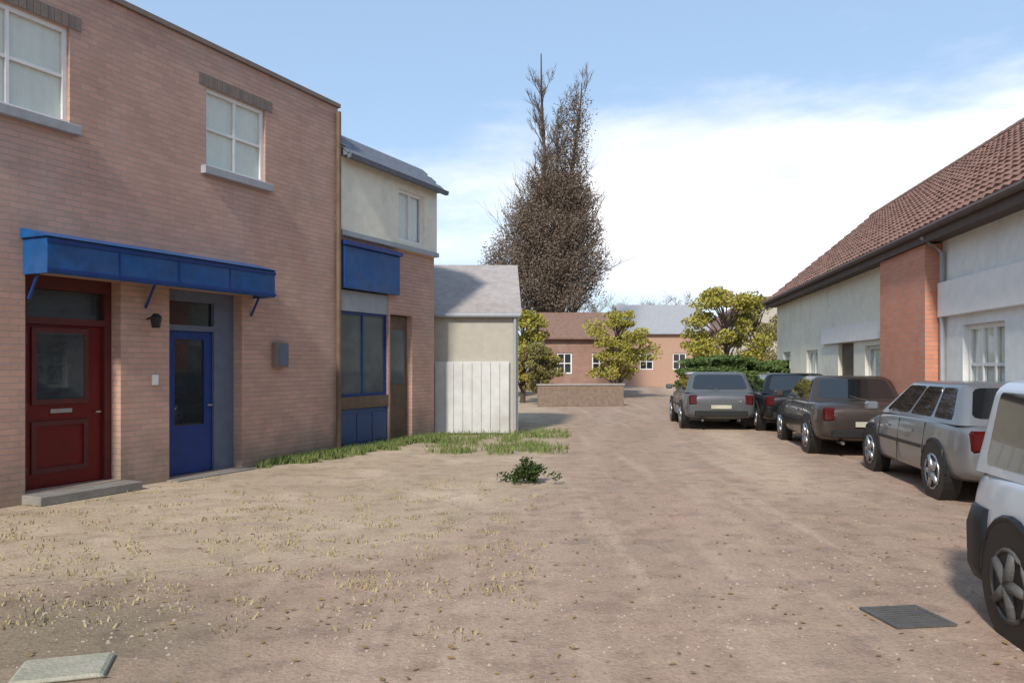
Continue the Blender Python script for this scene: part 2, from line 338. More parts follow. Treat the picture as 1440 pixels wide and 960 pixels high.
def sheet(name, pts, z, m, jag=.08, step=.25):
    P = []
    for i, p in enumerate(pts):
        q = pts[(i+1) % len(pts)]; n = max(1, int(math.dist(p, q)/step))
        for k in range(n):
            t = k/n; x = p[0]+(q[0]-p[0])*t; y = p[1]+(q[1]-p[1])*t
            w = noise.noise_vector(Vector((x*1.7, y*1.7, 3.1)))*jag*1.6+noise.noise_vector(Vector((x*7, y*7, 1)))*jag*.6
            P.append((x+w.x, y+w.y))
    bm = bmesh.new(); f = bm.faces.new([bm.verts.new((x, y, z)) for x, y in P]); bmesh.ops.triangulate(bm, faces=[f])
    me = bpy.data.meshes.new(name); bm.to_mesh(me); bm.free(); me.materials.append(m)
    o = bpy.data.objects.new(name, me); C.objects.link(o); return tag(o, kind='structure')
def gp(px, py):           # ground point under a photo pixel (survey helper)
    Y = 1.6*F/(py-512.0); return ((px-720)/F*Y, Y)
sheet('verge', [(-14,3), (-9,3.6), (-5.6,5.1), (-3.6,5.8), (-1.6,6.6), (-.5,8.0), (.1,10), (.4,12.5), (.8,18), (1.2,26), (-8,28), (-14,20)], .0015, M['sand'], .05)

# ------------------------------------------------------------------ left building, facade frame
LO = Vector((-5.68, 8.83, 0)); LA = math.atan2(.907, .42)
def left_brick_shop():
    t = thing('brick_shop', 'tall plain brown brick building with blue canopy over red and blue doors', 'building', LO, LA)
    H = 6.2; U0 = -7.0; U1 = 6.06; T = .3
    holes = [(-.6, .84, 4.48, 5.64), (2.98, 4.2, 4.46, 5.62), (.29, 1.55, 0.12, 2.66), (2.32, 3.69, .02, 2.66), (-5.2,-3.8, 4.48, 5.64), (-5.2,-3.6,.9,2.5)]
    b = MB(); wall_boxes(b, U0, U1, 0, H, 0, T, holes)
    b.box(U0, U1, 7-T, 7, 0, H); b.box(U0, U0+T, T, 7-T, 0, H); b.box(U1-T, U1, T, 7-T, 0, H)
    b.box(U0+T, U1-T, T, 7-T, H-.35, H-.25)
    b.build('wall', M['brick'], t)
    c = MB(); c.box(U0-.05, U1+.02, -.05, T+.04, H+.002, H+.07); c.build('coping', M['lintel'], t)
    for h in (holes[0], holes[1], holes[4], holes[5]):
        window(t, h[0]+.002, h[1]-.002, h[2]+.002, h[3]-.002, .05, 'white', 'clear', (2, 2), .055)
        curtain(t, h[0]+.05, h[1]-.05, h[2]+.03, h[3]-.04, .11, .2)
        MB().box(h[0]-.1, h[1]+.1, -.09, .048, h[2]-.12, h[2]-.001).build('sill', M['sill'], t, bevel=.008)
        l = MB(); n = int((h[1]-h[0]+.3)/.085)
        for i in range(n):
            x = h[0]-.15+i*(h[1]-h[0]+.3)/n; l.box(x+.004, x+(h[1]-h[0]+.3)/n-.004, -.012-.003*(i % 3), .1, h[3]+.004, h[3]+.17) if h[3]+.2 < H else None
        if l.v: l.build('lintel', M['lintel'], t)
    # doors
    d = thing_part('door', t)
    DY = .07
    fr = MB(); fr.box(.292, .42, .1, .22, .12, 2.658); fr.box(1.45, 1.548, .1, .22, .12, 2.658); fr.box(.42, 1.45, .1, .22, 2.5, 2.658); fr.box(.42, 1.45, .1, .22, 2.08, 2.16)
    dr = MB().box(.422, 1.448, .15, .2, .125, 2.078).build('door', M['red'], t, loc=(0, DY, 0)); tag(dr, 'dark red panelled door with a dark upper light')
    fo = fr.build('door_frame', M['red_brown'], t, loc=(0, DY, 0))
    MB().box(.56, 1.18, .13, .149, 1.18, 1.98).build('pane', M['glass'], dr)
    m = MB(); m.box(.50, .56, .125, .149, 1.12, 2.04); m.box(1.18, 1.24, .125, .149, 1.12, 2.04); m.box(.56, 1.18, .125, .149, 1.98, 2.04); m.box(.56, 1.18, .125, .149, 1.12, 1.18)
    m.box(.50, 1.24, .13, .149, .3, .36); m.box(.50, 1.24, .13, .149, .86, .92); m.box(.50, .56, .13, .149, .36, .86); m.box(1.18, 1.24, .13, .149, .36, .86)
    m.build('moulding', M['red_brown'], dr)
    MB().tube([(1.36, .13, 1.0), (1.36, .07, 1.0), (1.30, .07, 1.0)], .013).build('handle', M['chrome'], dr)
    MB().box(.422, 1.448, .16, .168, 2.162, 2.498).build('pane', M['glass'], fo)
    MB().box(.74, 1.02, .133, .149, 1.01, 1.06).build('letterbox', M['chrome'], dr)
    for z in (.3, 1.05, 1.85): MB().box(.424, .45, .135, .149, z, z+.09).build('hinge', M['iron'], dr)
    # blue door with side panel
    fr = MB(); fr.box(2.322, 2.44, .1, .22, .02, 2.658); fr.box(3.3, 3.688, .1, .2, .02, 2.658); fr.box(2.44, 3.3, .1, .22, 2.5, 2.658); fr.box(2.44, 3.3, .1, .22, 2.08, 2.16)
    fo = fr.build('door_frame', M['grey_wood'], t, loc=(0, DY, 0))
    MB().box(2.44, 3.3, .16, .168, 2.16, 2.5).build('pane', M['glass'], fo)
    dr = MB(); dr.box(2.442, 2.60, .14, .19, .03, 2.078); dr.box(3.14, 3.298, .14, .19, .03, 2.078); dr.box(2.60, 3.14, .14, .19, .03, .72); dr.box(2.60, 3.14, .14, .19, 1.96, 2.078)
    do = dr.build('door', M['blue_dark'], t, loc=(0, DY, 0)); tag(do, 'dark blue door with a tall glass pane')
    MB().box(2.60, 3.14, .165, .172, .72, 1.96).build('pane', M['glass'], do)
    MB().tube([(3.22, .14, 1.0), (3.22, .07, 1.0), (3.14, .07, 1.0)], .013).build('handle', M['chrome'], do)
    MB().box(.25, 1.62, -.32, .098, 0, .11).build('step', M['concrete'], t, bevel=.01)
    MB().box(2.28, 3.74, -.22, .098, 0, .018).build('step', M['concrete'], t)
    # canopy
    cn = MB(); cn.box(.29, 3.92, -.38, -.002, 2.93, 3.0); cb = cn.build('canopy', M['soffit'], t)
    fa = MB(); fa.box(.26, 3.95, -.42, -.382, 2.62, 3.03); fa.box(.26, .288, -.38, -.002, 2.62, 3.03); fa.box(3.922, 3.95, -.38, -.002, 2.62, 3.03); fa.build('fascia', M['blue'], cb, bevel=.004)
    for z in (2.66, 2.985): MB().box(.255, 3.955, -.436, -.422, z-.02, z+.02).build('moulding', M['blue_dark'], cb)
    fl = MB(); fl.prismx([(-.46, 3.032), (-.002, 3.032), (-.002, 3.15)], .23, 3.98); fl.build('roof_sheet', M['blue'], cb)
    for u in (1.2, 2.11, 3.02): MB().box(u-.012, u+.012, -.428, -.4225, 2.69, 2.96).build('seam_strip', M['blue_dark'], cb)
    for u in (.33, 1.93, 3.88):
        MB().tube([(u, -.004, 2.35), (u, -.33, 2.92)], .02).build('bracket', M['blue_dark'], cb)
    tag(cb, 'shallow blue canopy over the two doors')
    MB().box(2.02, 2.12, -.03, -.002, 1.32, 1.46).build('doorbell', M['white'], t, bevel=.006)
    lb = MB(); lb.tube([(1.95, -.004, 2.2), (1.95, -.16, 2.24)], .012); lb.build('lamp_arm', M['black'], t)
    lm = MB(); lm.tube([(1.95, -.17, 2.27), (1.95, -.17, 2.22), (1.95, -.17, 2.08)], [.03, .075, .05], 8); lm.build('lamp_shade', M['black'], t)
    # meter box
    mb = MB().box(4.34, 4.62, -.12, -.002, 1.55, 1.95).build('meter_box', M['lintel'], t, bevel=.01)
    MB().box(4.37, 4.59, -.13, -.122, 1.58, 1.92).build('lid', M['grey_wood'], mb)
    # downpipe at the joint
    MB().tube([(5.98, -.08, .1), (5.98, -.08, 6.1)], .045, 10).build('downpipe', M['brick'] if 0 else M['brown'], t)
    return t
def thing_part(*a): return None
left_brick_shop()

def left_blue_shop():
    U0 = 6.064; U1 = 9.46; H = 5.35; T = .3
    o = LO+Vector((math.cos(LA), math.sin(LA), 0))*U0
    t = thing('corner_shop', 'smaller shop with cream upper storey, slate eave, blue sign board and dark shop window', 'building', o, LA)
    W_ = U1-U0
    b = MB(); wall_boxes(b, 0, W_, 0, 3.92, 0, T, [(.04, 1.62, .02, 3.1), (1.68, 2.5, .02, 2.6)])
    b.box(0, W_, 6-T, 6, 0, 3.92); b.box(0, T, T, 6-T, 0, 3.92); b.box(W_-T, W_, T, 6-T, 0, 3.92); b.build('wall', M['brick'], t)
    b = MB(); wall_boxes(b, -.0, W_+.02, 3.925, H, -.06, T, [(1.9, 2.9, 4.1, 5.15)])
    b.box(0, W_+.02, 6-T, 6, 3.925, H); b.box(W_-T+.02, W_+.02, T, 6-T, 3.925, H); b.box(0, T, T, 6-T, 3.925, H)
    tag(b.build('upper_wall', M['cream'], t), 'cream rendered upper storey')
    window(t, 1.902, 2.898, 4.102, 5.148, .0, 'white', 'clear', (2, 1), .06); curtain(t, 1.95, 2.85, 4.13, 5.12, .09, .35)
    MB().box(-.0, W_+.05, -.1, -.062, 3.93, 4.02).build('string_course', M['grey_paint'], t)
    # slate skirt roof in courses
    rf = MB(); rf.prismx([(-.2, 5.35), (-.2, 5.38), (0.35, 5.87), (3, 6.4), (6.2, 5.36), (6.2, 5.33)], -.0, W_+.12); ro = rf.build('roof', M['slate'], t)
    for k in range(5):
        for i in range(14):
            u = i*.25+(k % 2)*.125
            if u+.24 > W_+.12: continue
            a = Vector((-.215+k*.11, 5.383+k*.098)); s = MB(); s.prismx([(a.x, a.y), (a.x+.13, a.y+.117), (a.x+.12, a.y+.13), (a.x-.012, a.y+.012)], u+.004, u+.244)
            s.build('slate', M['slate'], ro)
    MB().prismx([(-.3, 5.37), (-.21, 5.37), (-.21, 5.29), (-.28, 5.29)], 0, W_+.14).build('gutter', M['slate'], t)
    # shop front
    f = MB(); f.box(0.02, 1.86, -.12, -.004, 2.98, 3.75).build('sign_board', M['blue'], t, bevel=.01)
    MB().box(0, 1.9, -.17, -.004, 3.752, 3.83).build('cornice', M['blue_dark'], t)
    MB().box(.04, 1.62, .02, .14, 2.58, 2.96).build('transom_panel', M['grey_paint'], t)
    window(t, .042, 1.618, 1.0, 2.578, .05, 'blue_dark', 'glass_green', (2, 1), .05)
    MB().box(.042, 1.618, .0, .16, .78, .998).build('sill', M['brown'], t)
    sr = MB().box(.042, 1.618, .03, .14, .03, .778).build('stall_riser', M['blue_grey'], t)
    for k in range(3): MB().box(.1+k*.5, .56+k*.5, .012, .029, .15, .68).build('panel', M['blue_grey'], sr)
    dr = MB().box(1.70, 2.48, .12, .17, .03, 2.58).build('door', M['brown'], t)
    MB().box(1.82, 2.36, .105, .119, 1.2, 2.3).build('pane', M['glass_green'], dr)
    MB().box(1.82, 2.36, .105, .119, .25, .95).build('panel', M['brown'], dr)
left_blue_shop()

# ------------------------------------------------------------------ right building
RA = math.atan2(.989, .150); RD = Vector((.150, .989, 0)); RN = Vector((.989, -.150, 0))
def rp(s, x, z=0): return RD*s+RN*x+Vector((0, 0, z))
def right_building():
    # local frame: +x along the street towards the camera, -y towards the street
    S1 = 29.0; S0 = -2.0; L_ = S1-S0
    t = thing('long_low_house', 'long single-storey building with brown tiled roof and orange brick pier behind the cars', 'building', rp(S1, 5.0), RA-math.pi)
    U = lambda s: S1-s
    T = .3; H = 3.7
    # openings in u; orange pier between s=13.9 and 16.3
    holes = [(U(13.1), U(11.7), 1.0, 2.2), (U(10.7), U(9.1), 1.0, 2.2), (U(8.3), U(6.5), 1.0, 2.2), (U(18.3), U(16.7), .5, 2.0), (U(20.6), U(19.2), .02, 2.1), (U(24.2), U(22.8), .9, 2.0), (U(27.8), U(26.6), .9, 2.0)]
    b = MB(); wall_boxes(b, 0, U(16.3), 0, H, 0, T, holes); b.box(0, T, T, 7, 0, H); b.box(0, L_, 7, 7+T, 0, H)
    tag(b.build('wall', M['cream'], t), 'cream rendered wall')
    b = MB(); wall_boxes(b, U(13.9), L_, 0, H, 0, T, holes); b.box(L_-T, L_, T, 7, 0, H)
    tag(b.build('wall', M['lgrey'], t), 'light grey rendered wall')
    tag(MB().box(U(16.3)+.002, U(13.9)-.002, -.27, T, 0, 3.57).build('brick_pier', M['brick_o'], t), 'broad orange brick pier')
    b = MB(); b.box(U(13.85), L_, -.1, -.002, 2.36, 2.92); tag(b.build('sign_board', M['white'], t, bevel=.01), 'long white board above the windows')
    b = MB(); b.box(U(22.0), U(16.35), -.08, -.002, 2.12, 2.5); tag(b.build('sign_board', M['white'], t), 'short white board')
    for i, h in enumerate(holes):
        if h[2] < .1:
            MB().box(h[0]+.002, h[1]-.002, .1, .16, h[2], h[3]-.002).build('door', M['brown'], t); continue
        window(t, h[0]+.002, h[1]-.002, h[2]+.002, h[3]-.002, .08, 'white', 'clear', (3, 2) if i < 3 else (2, 1), .07); curtain(t, h[0]+.05, h[1]-.05, h[2]+.03, h[3]-.04, .15, .5)
        MB().box(h[0]-.06, h[1]+.06, -.07, .078, h[2]-.08, h[2]-.001).build('sill', M['sill'], t)
    # roof
    e0, ez, r0, rz = -.32, 3.8, 3.2, 6.7
    roof = MB(); roof.prismx([(e0, ez-.16), (e0, ez), (r0, rz), (7.6, ez), (7.6, ez-.16), (r0, rz-.3)], -.25, L_+.3)
    ro = roof.build('roof', M['tile'], t)
    MB().box(-.25, L_+.3, e0+.03, -.003, ez-.2, ez-.17).build('soffit', M['soffit'], t)
    MB().box(-.26, L_+.31, e0-.03, e0-.003, ez-.24, ez+.02).build('fascia', M['soffit'], t)
    sl = math.hypot(r0-e0, rz-ez); dy = (r0-e0)/sl; dz = (rz-ez)/sl
    st = MB(); nr = 16; cw = .25
    for k in range(nr):
        a0 = k*sl/nr; y = e0+dy*a0; z = ez+dz*a0
        n = int((L_+.5)/cw)
        for i in range(n):
            u = -.25+i*cw+(k % 2)*.0; j = random.uniform(-.008, .008)
            y1 = y+dy*(sl/nr+.03); z1 = z+dz*(sl/nr+.03); h0 = .045+j
            st.quad((u, y-dz*h0, z+dy*h0), (u+cw*.5, y-dz*(h0+.035), z+dy*(h0+.035)), (u+cw*.5, y1-dz*.04, z1+dy*.04), (u, y1-dz*.01, z1+dy*.01))
            st.quad((u+cw*.5, y-dz*(h0+.035), z+dy*(h0+.035)), (u+cw, y-dz*h0, z+dy*h0), (u+cw, y1-dz*.01, z1+dy*.01), (u+cw*.5, y1-dz*.04, z1+dy*.04))
            st.quad((u, y-dz*.002, z+dy*.002), (u+cw, y-dz*.002, z+dy*.002), (u+cw, y-dz*h0, z+dy*h0), (u+cw*.5, y-dz*(h0+.035), z+dy*(h0+.035)), (u, y-dz*h0, z+dy*h0))
    tag(st.build('roof_tiles', M['tile'], ro), kind='stuff')
    rg = MB()
    for i in range(int(L_/.4)): rg.tube([(i*.4-.2, r0, rz+.01), (i*.4+.22, r0, rz+.025)], .1, 8)
    tag(rg.build('ridge_tiles', M['tile'], ro), kind='stuff')
    MB().tube([(-.26, e0-.09, ez-.06), (L_+.3, e0-.09, ez-.06)], .06, 8).build('gutter', M['soffit'], t)
    MB().tube([(U(13.75), -.06, .1), (U(13.75), -.06, 3.4), (U(13.75), e0-.06, 3.66)], .04, 8).build('downpipe', M['grey_paint'], t)
right_building()

# ------------------------------------------------------------------ cars
def make_car(label, paint, L=4.3, Wd=1.78, Hh=1.46, loc=(0,0,0), rz=0, group='cars parked along the right side of the road', hatch=True, belt=.93, cladding=False, dark_rim=False, upright=False):
    """x forward, origin on the ground at the centre"""
    t = thing('parked_car', label, 'car', loc, rz, group)
    h = Wd/2; x0, x1 = -L/2, L/2; fw, rw = x1-.85, x0+.8; wr = .32
    # lower body: lofted rings
    st = [(x0, .80, .38, .72), (x0+.05, .90, .3, .86), (x0+.25, .97, .24, belt), (x0+.8, 1, .2, belt+.01), (0, 1, .2, belt), (x1-1.25, 1, .2, belt-.02), (x1-.7, .97, .2, belt-.12), (x1-.25, .9, .24, belt-.2), (x1-.04, .8, .32, belt-.32), (x1, .7, .4, belt-.42)]
    mb = MB(); R_ = []
    for (x, w, zb, zt) in st:
        w *= h; zm = zb+(zt-zb)*.55
        ring = [(x, -w*.9, zb), (x, -w*.98, zb+.1), (x, -w, zm), (x, -w*.985, zm+.1), (x, -w*.955, zt-.03), (x, -w*.88, zt+.012), (x, 0, zt+.05), (x, w*.88, zt+.012), (x, w*.955, zt-.03), (x, w*.985, zm+.1), (x, w, zm), (x, w*.98, zb+.1), (x, w*.9, zb)]
        n = len(mb.v); mb.v += ring; R_.append(n)
    k = 13
    for a, b in zip(R_[:-1], R_[1:]):
        for i in range(k): j = (i+1) % k; mb.f.append((a+i, a+j, b+j, b+i))
    mb.f.append(tuple(R_[0]+i for i in range(k))); mb.f.append(tuple(R_[-1]+i for i in reversed(range(k))))
    body = mb.build('body', paint, t, smooth=True)
    m = body.modifiers.new('sub', 'SUBSURF'); m.levels = m.render_levels = 2
    # cabin shell with glass set into it
    B = [x0+.18 if hatch else x0+.72, x1-1.05]; Tp = [x0+.52 if hatch else x0+1.2, x1-1.95]; zb_, wb, wt = belt-.02, h*.925, h*.73
    zt = Hh
    if upright: B[0] = x0+.08; Tp[0] = x0+.2; wt = h*.82
    cbm = bmesh.new(); co = []
    for (xa, w_, z_) in ((B[0], wb, zb_), (B[1], wb, zb_), (Tp[1], wt, zt), (Tp[0], wt, zt)):
        co.append([cbm.verts.new((xa, -w_, z_)), cbm.verts.new((xa, w_, z_))])
    fs = [(0, 1), (1, 2), (2, 3), (3, 0)]
    for a, b_ in fs: cbm.faces.new((co[a][0], co[b_][0], co[b_][1], co[a][1]))
    cbm.faces.new([co[i][0] for i in range(4)]); cbm.faces.new([co[i][1] for i in reversed(range(4))])
    bmesh.ops.recalc_face_normals(cbm, faces=cbm.faces)
    bmesh.ops.bevel(cbm, geom=[e for e in cbm.edges if max(v.co.z for v in e.verts) > zb_+.1], offset=.11, segments=6, profile=.5, affect='EDGES')
    me = bpy.data.meshes.new('roof'); cbm.to_mesh(me); cbm.free(); me.materials.append(paint)
    for p in me.polygons: p.use_smooth = True
    try: me.set_sharp_from_angle(angle=R(28))
    except Exception: pass
    ro = bpy.data.objects.new('roof', me); C.objects.link(ro); ro.parent = t
    def lerp2(P, u, v):   # bilinear on a face: P = (b0, b1, t1, t0)
        return (P[0].lerp(P[1], u)).lerp(P[3].lerp(P[2], u), v)
    def pane(P, u0, u1, v0, v1, name, push=.004):
        q = [lerp2(P, u0, v0), lerp2(P, u1, v0), lerp2(P, u1, v1), lerp2(P, u0, v1)]
        nrm = (q[1]-q[0]).cross(q[3]-q[0]).normalized(); ctr = sum(q, Vector())/4
        if nrm.dot(ctr-Vector((0, 0, belt))) < 0: nrm = -nrm
        pb = MB(); n = 10; ring = []
        for (u, v, cu, cv_) in ((u0, v0, 1, 1), (u1, v0, -1, 1), (u1, v1, -1, -1), (u0, v1, 1, -1)):   # rounded corners
            du, dv = (u1-u0)*.07*cu, (v1-v0)*.14*cv_
            seq = [(u, v+dv), (u+du*.3, v+dv*.3), (u+du, v)]
            if cu*cv_ < 0: seq.reverse()
            ring += [lerp2(P, a_, b_) for a_, b_ in seq]
        pb.quad(*[r_+nrm*push for r_ in ring]); pb.quad(*[r_+nrm*.0005 for r_ in reversed(ring)])
        for i in range(len(ring)): j = (i+1) % len(ring); pb.quad(ring[i]+nrm*push, ring[j]+nrm*push, ring[j]+nrm*.0005, ring[i]+nrm*.0005)
        o = pb.build(name, M['car_glass'], t); return o
    for sy in (-1, 1):
        P = [Vector((B[0], sy*wb, zb_)), Vector((B[1], sy*wb, zb_)), Vector((Tp[1], sy*wt, zt)), Vector((Tp[0], sy*wt, zt))]
        for (u0, u1) in ((.07, .27), (.30, .56), (.59, .90)): pane(P, u0, u1, .10, .87, 'side_window')
    for (xb_, xt_, nm) in ((B[0], Tp[0], 'rear_window'), (B[1], Tp[1], 'windscreen')):
        P = [Vector((xb_, -wb, zb_)), Vector((xb_, wb, zb_)), Vector((xt_, wt, zt)), Vector((xt_, -wt, zt))]
        pane(P, .08, .92, .14 if nm == 'windscreen' else .16, .88, nm)
    if cladding:
        for sy in (-1, 1):
            MB().box(rw+.42, fw-.42, sy*(h+.002)-.02, sy*(h+.002)+.02, .2, .56).build('sill_cladding', M['black'], t, bevel=.02)
        mb2 = MB(); path = [(x0+.40, -h*1.005), (x0+.22, -h*1.0), (x0+.06, -h*.90), (x0-.03, -h*.6), (x0-.05, 0), (x0-.03, h*.6), (x0+.06, h*.90), (x0+.22, h*1.0), (x0+.40, h*1.005)]
        for (xa, ya) in path:
            mb2.v += [(xa+.03, ya*.97, .24), (xa-.005, ya, .32), (xa-.012, ya*1.004, .58), (xa+.03, ya*.985, .70), (xa+.12, ya*.9, .70), (xa+.12, ya*.9, .24)]
        for i in range(len(path)-1):
            for q in range(6): r_ = (q+1) % 6; mb2.f.append((i*6+q, i*6+r_, i*6+6+r_, i*6+6+q))
        mb2.f.append(tuple(range(6))); mb2.f.append(tuple(range(len(path)*6-1, len(path)*6-7, -1)))
        mb2.build('bumper', M['black'], t, smooth=True)
    # panel gaps, wiper, exhaust, side moulding
    MB().tube([(x0+.1, .0, belt+.04), (x0+.2, .28, belt+.12)], .008, 5).build('wiper', M['black'], t)
    MB().tube([(x0-.03, h*.5, .25), (x0+.3, h*.5, .25)], .028, 10).build('exhaust_pipe', M['iron'], t)
    for sy in (-1, 1): MB().box(rw+.42, fw-.42, sy*(h+.003)-.008, sy*(h+.003)+.008, .56, .60).build('side_moulding', M['black'], t)
    # gaps
    for sy in (-1, 1):
        for x in (x1-1.25, x0+2.0+(.1 if hatch else .2), x0+1.15):
            MB().tube([(x, sy*(h*.995), .3), (x, sy*(h*1.003), .55), (x, sy*h*.955, belt-.05)], .006, 4).build('door_gap', M['black'], t)
    for sy in (-1, 1):
        for x in (fw, rw):
            # arch
            ar = MB(); ar.tube([(x+math.cos(a)*(wr+.055), sy*(h-.012), .33+math.sin(a)*(wr+.055)) for a in [math.pi*q/12 for q in range(13)]], .022, 6); ar.build('wheel_arch', M['black'], t)
            MB().tube([(x, sy*(h-.2), .33), (x, sy*(h+.001), .33)], wr+.05, 24).build('wheel_well', M['black'], t)
            w = MB(); w.tube([(x, sy*(h-.19), wr), (x, sy*(h-.17), wr), (x, sy*(h-.03), wr), (x, sy*(h-.004), wr)], [wr-.05, wr, wr, wr-.05], 28)
            wo = w.build('wheel', M['rubber'], t, smooth=False)
            rm = MB()
            for q in range(5):
                a = 2*math.pi*q/5; rm.tube([(x, sy*(h+.0), wr), (x+math.cos(a)*.2, sy*(h+.004), wr+math.sin(a)*.2)], [.045, .03], 6)
            rm.tube([(x+math.cos(a)*.215, sy*(h+.002), wr+math.sin(a)*.205) for a in [2*math.pi*q/20 for q in range(21)]], .014, 5)
            rm.build('rim', M['iron'] if dark_rim else M['chrome'], wo, smooth=True)
        MB().box(x1-.2, x1-.06, sy*h*.55-.13, sy*h*.55+.13, belt-.34, belt-.24).build('headlight', M['lamp_clear'], t, bevel=.03)
        lx = MB(); lx.prism([(x0-.004, .62), (x0+.2, .62), (x0+.24, belt-.07), (x0+.03, belt-.07)], sy*h*.62, sy*h*.85); lx.build('tail_light', M['lamp_red'], t, bevel=.03)
        hm = MB(); hm.tube([(x, sy*(h-.05), wr), (x, sy*(h-.012), wr)], .21, 24); hm.build('brake_disc', M['iron'], t) if x == rw else None
        mi = MB(); mi.box(B[1]-.28, B[1]-.16, sy*(h+.09)-.09, sy*(h+.09)+.09, belt, belt+.13); mi.build('mirror', paint, t, bevel=.03)
        for dx in (-.5, .45): MB().box(dx-.08, dx+.08, sy*(h+.01)-.012, sy*(h+.01)+.012, .74, .765).build('door_handle', M['chrome'], t)
    if not cladding: MB().box(x0-.02, x0+.02, -h*.7, h*.7, .34, .48).build('bumper', M['black'], t, bevel=.015)
    MB().box(x1-.03, x1+.02, -h*.55, h*.55, .3, .44).build('grille', M['black'], t, bevel=.01)
    MB().box(x0-.026, x0-.021, -.24, .24, .53, .62).build('number_plate', M['plate'], t)
    return t
M['car_glass'] = mat('car_glass', (.01, .012, .014), rough=.03, var=.1, spec=1.0, coat=.6)
def paint(n, c, metal=.3): return mat(n, c, rough=.3, var=.05, scale=3, metal=metal, coat=.5)
P_black = paint('black_car_paint', (.008, .008, .009)); P_grey = paint('grey_car_paint', (.10, .105, .11)); P_brown = paint('brown_car_paint', (.05, .038, .032)); P_silver = paint('silver_car_paint', (.20, .205, .215), .5)
# rz: heading of the car's nose; cars stand nose away from the camera along the street
HD = RA
P_blue = paint('pale_silver_blue_car_paint', (.52, .56, .61), .25)
c = rp(5.78-2.2, 2.14+.9); make_car('pale silver blue car with black lower cladding, closest to the camera at the right edge', P_blue, L=4.4, Hh=1.5, loc=c, rz=HD+math.pi, belt=.93, upright=True, dark_rim=True, cladding=True)
c = rp(11.5, 3.55+.89); make_car('mid grey car second in the row, in front of the orange brick pier', P_silver, L=4.2, loc=c, rz=HD, Hh=1.38)
c = rp(16.4, 3.1+.89); make_car('dark brown car third in the row, beyond the mid grey one', P_brown, L=4.2, loc=c, rz=HD, hatch=False, Hh=1.38)
make_car('charcoal car farther up the road, left of the brown one', P_grey, L=4.1, loc=(5.25, 21.2, 0), rz=R(84), Hh=1.4)
make_car('black car parked between the brown car and the charcoal car', P_black, L=4.1, loc=rp(21.3, 2.95+.89), rz=HD, Hh=1.38)
# ------------------------------------------------------------------ far buildings
def house(name, label, x, y, w, d, h, rh, wall, roof, rz=0, wins=(), cat='house', group=None, door=None, gable_front=False, chim=True, oh=.3):
    t = thing(name, label, cat, (x, y, 0), rz, group)
    b = MB(); wall_boxes(b, 0, w, 0, h, 0, .25, [q[:4] for q in wins]); b.box(0, w, d-.25, d, 0, h); b.box(0, .25, .25, d-.25, 0, h); b.box(w-.25, w, .25, d-.25, 0, h)
    if gable_front:
        for y0 in (.0, d-.25): b.prism([(0, h+.001), (w, h+.001), (w/2, h+rh-.1)], y0, y0+.25)
    else:
        for x0 in (0, w-.25): b.prismx([(0, h+.001), (d, h+.001), (d/2, h+rh-.1)], x0, x0+.25)
    b.build('wall', wall, t)
    for i, q in enumerate(wins):
        window(t, q[0]+.01, q[1]-.01, q[2]+.01, q[3]-.01, .06, q[4] if len(q) > 4 else 'white', 'glass', (2, 2), .07)
    r = MB()
    if gable_front: r.prism([(-.3, h-.1), (w/2, h+rh), (w+.3, h-.1), (w+.3, h+.05), (w/2, h+rh+.18), (-.3, h+.05)], -.3, d+.3)
    else: r.prismx([(-oh, h-.02), (d/2, h+rh), (d+oh, h-.02), (d+oh, h+.05), (d/2, h+rh+.18), (-oh, h+.05)], -oh, w+oh)
    ro = r.build('roof', roof, t)
    if not chim: return t
    ch = MB(); ch.box(w*.2, w*.2+.6, d/2-.3, d/2+.3, h+rh-.3, h+rh+.9); ch.build('chimney', M['brick_far'], ro)
    return t
M['roof_grey'] = mat('grey_roof', (.30, .30, .31), rough=.8, var=.12)
M['roof_red'] = mat('red_brown_roof', (.20, .12, .09), rough=.85, var=.2)
M['salmon'] = mat('salmon_wall', (.40, .25, .18), var=.08)
M['beige'] = mat('beige_wall', (.40, .37, .31), rough=.85, var=.07, bump=.2)
t = house('garage', 'small beige garage with grey roof and white double doors at the street corner', -1.98, 18.15, 2.12, 4.6, 2.72, 1.25, M['beige'], mat('garage_roof', (.33, .295, .28), rough=.85, var=.15, dirt=.3), rz=R(2), chim=False, oh=.08)
MB().tube([(-.05, -.12, 2.71), (2.17, -.12, 2.71)], .05, 8).build('gutter', M['grey_paint'], t); MB().tube([(2.05, -.07, .1), (2.05, -.07, 2.66)], .035, 8).build('downpipe', M['grey_paint'], t)
gd = MB().box(.22, 1.92, -.06, -.002, .02, 1.66).build('door', M['aged_white'], t); 
for i in range(8): MB().box(.235+i*.21, .235+i*.21+.2, -.085, -.062, .04, 1.64).build('board', M['aged_white'], gd)
house('far_house', 'small brick house with brown roof in front of the tall brown tree', 1.7, 41, 3.9, 5, 2.9, 1.35, M['brick_far'], M['roof_red'], chim=False, wins=[(.6, 1.4, 1.1, 2.2), (2.4, 3.2, 1.1, 2.2)])
house('far_house', 'salmon walled house at the end of the road with grey roof', 8.3, 58, 6, 7, 3.8, 2.2, M['salmon'], M['roof_grey'], chim=False, wins=[(1, 2, 1.2, 2.4), (3.4, 4.4, 1.2, 2.4)])
house('far_house', 'cream gabled house behind the yellow green trees on the right', 14.6, 56, 7, 8, 4.0, 2.2, M['beige'], M['roof_red'], wins=[(1, 2, 1.2, 2.4), (4, 5, 1.2, 2.4)], gable_front=True)
house('far_house', 'long low house with light grey roof beyond the garage', -6, 36, 5.0, 6, 3.6, 2.6, M['beige'], M['roof_grey'], chim=False, wins=[(3.5, 4.3, 1.2, 2.4)])

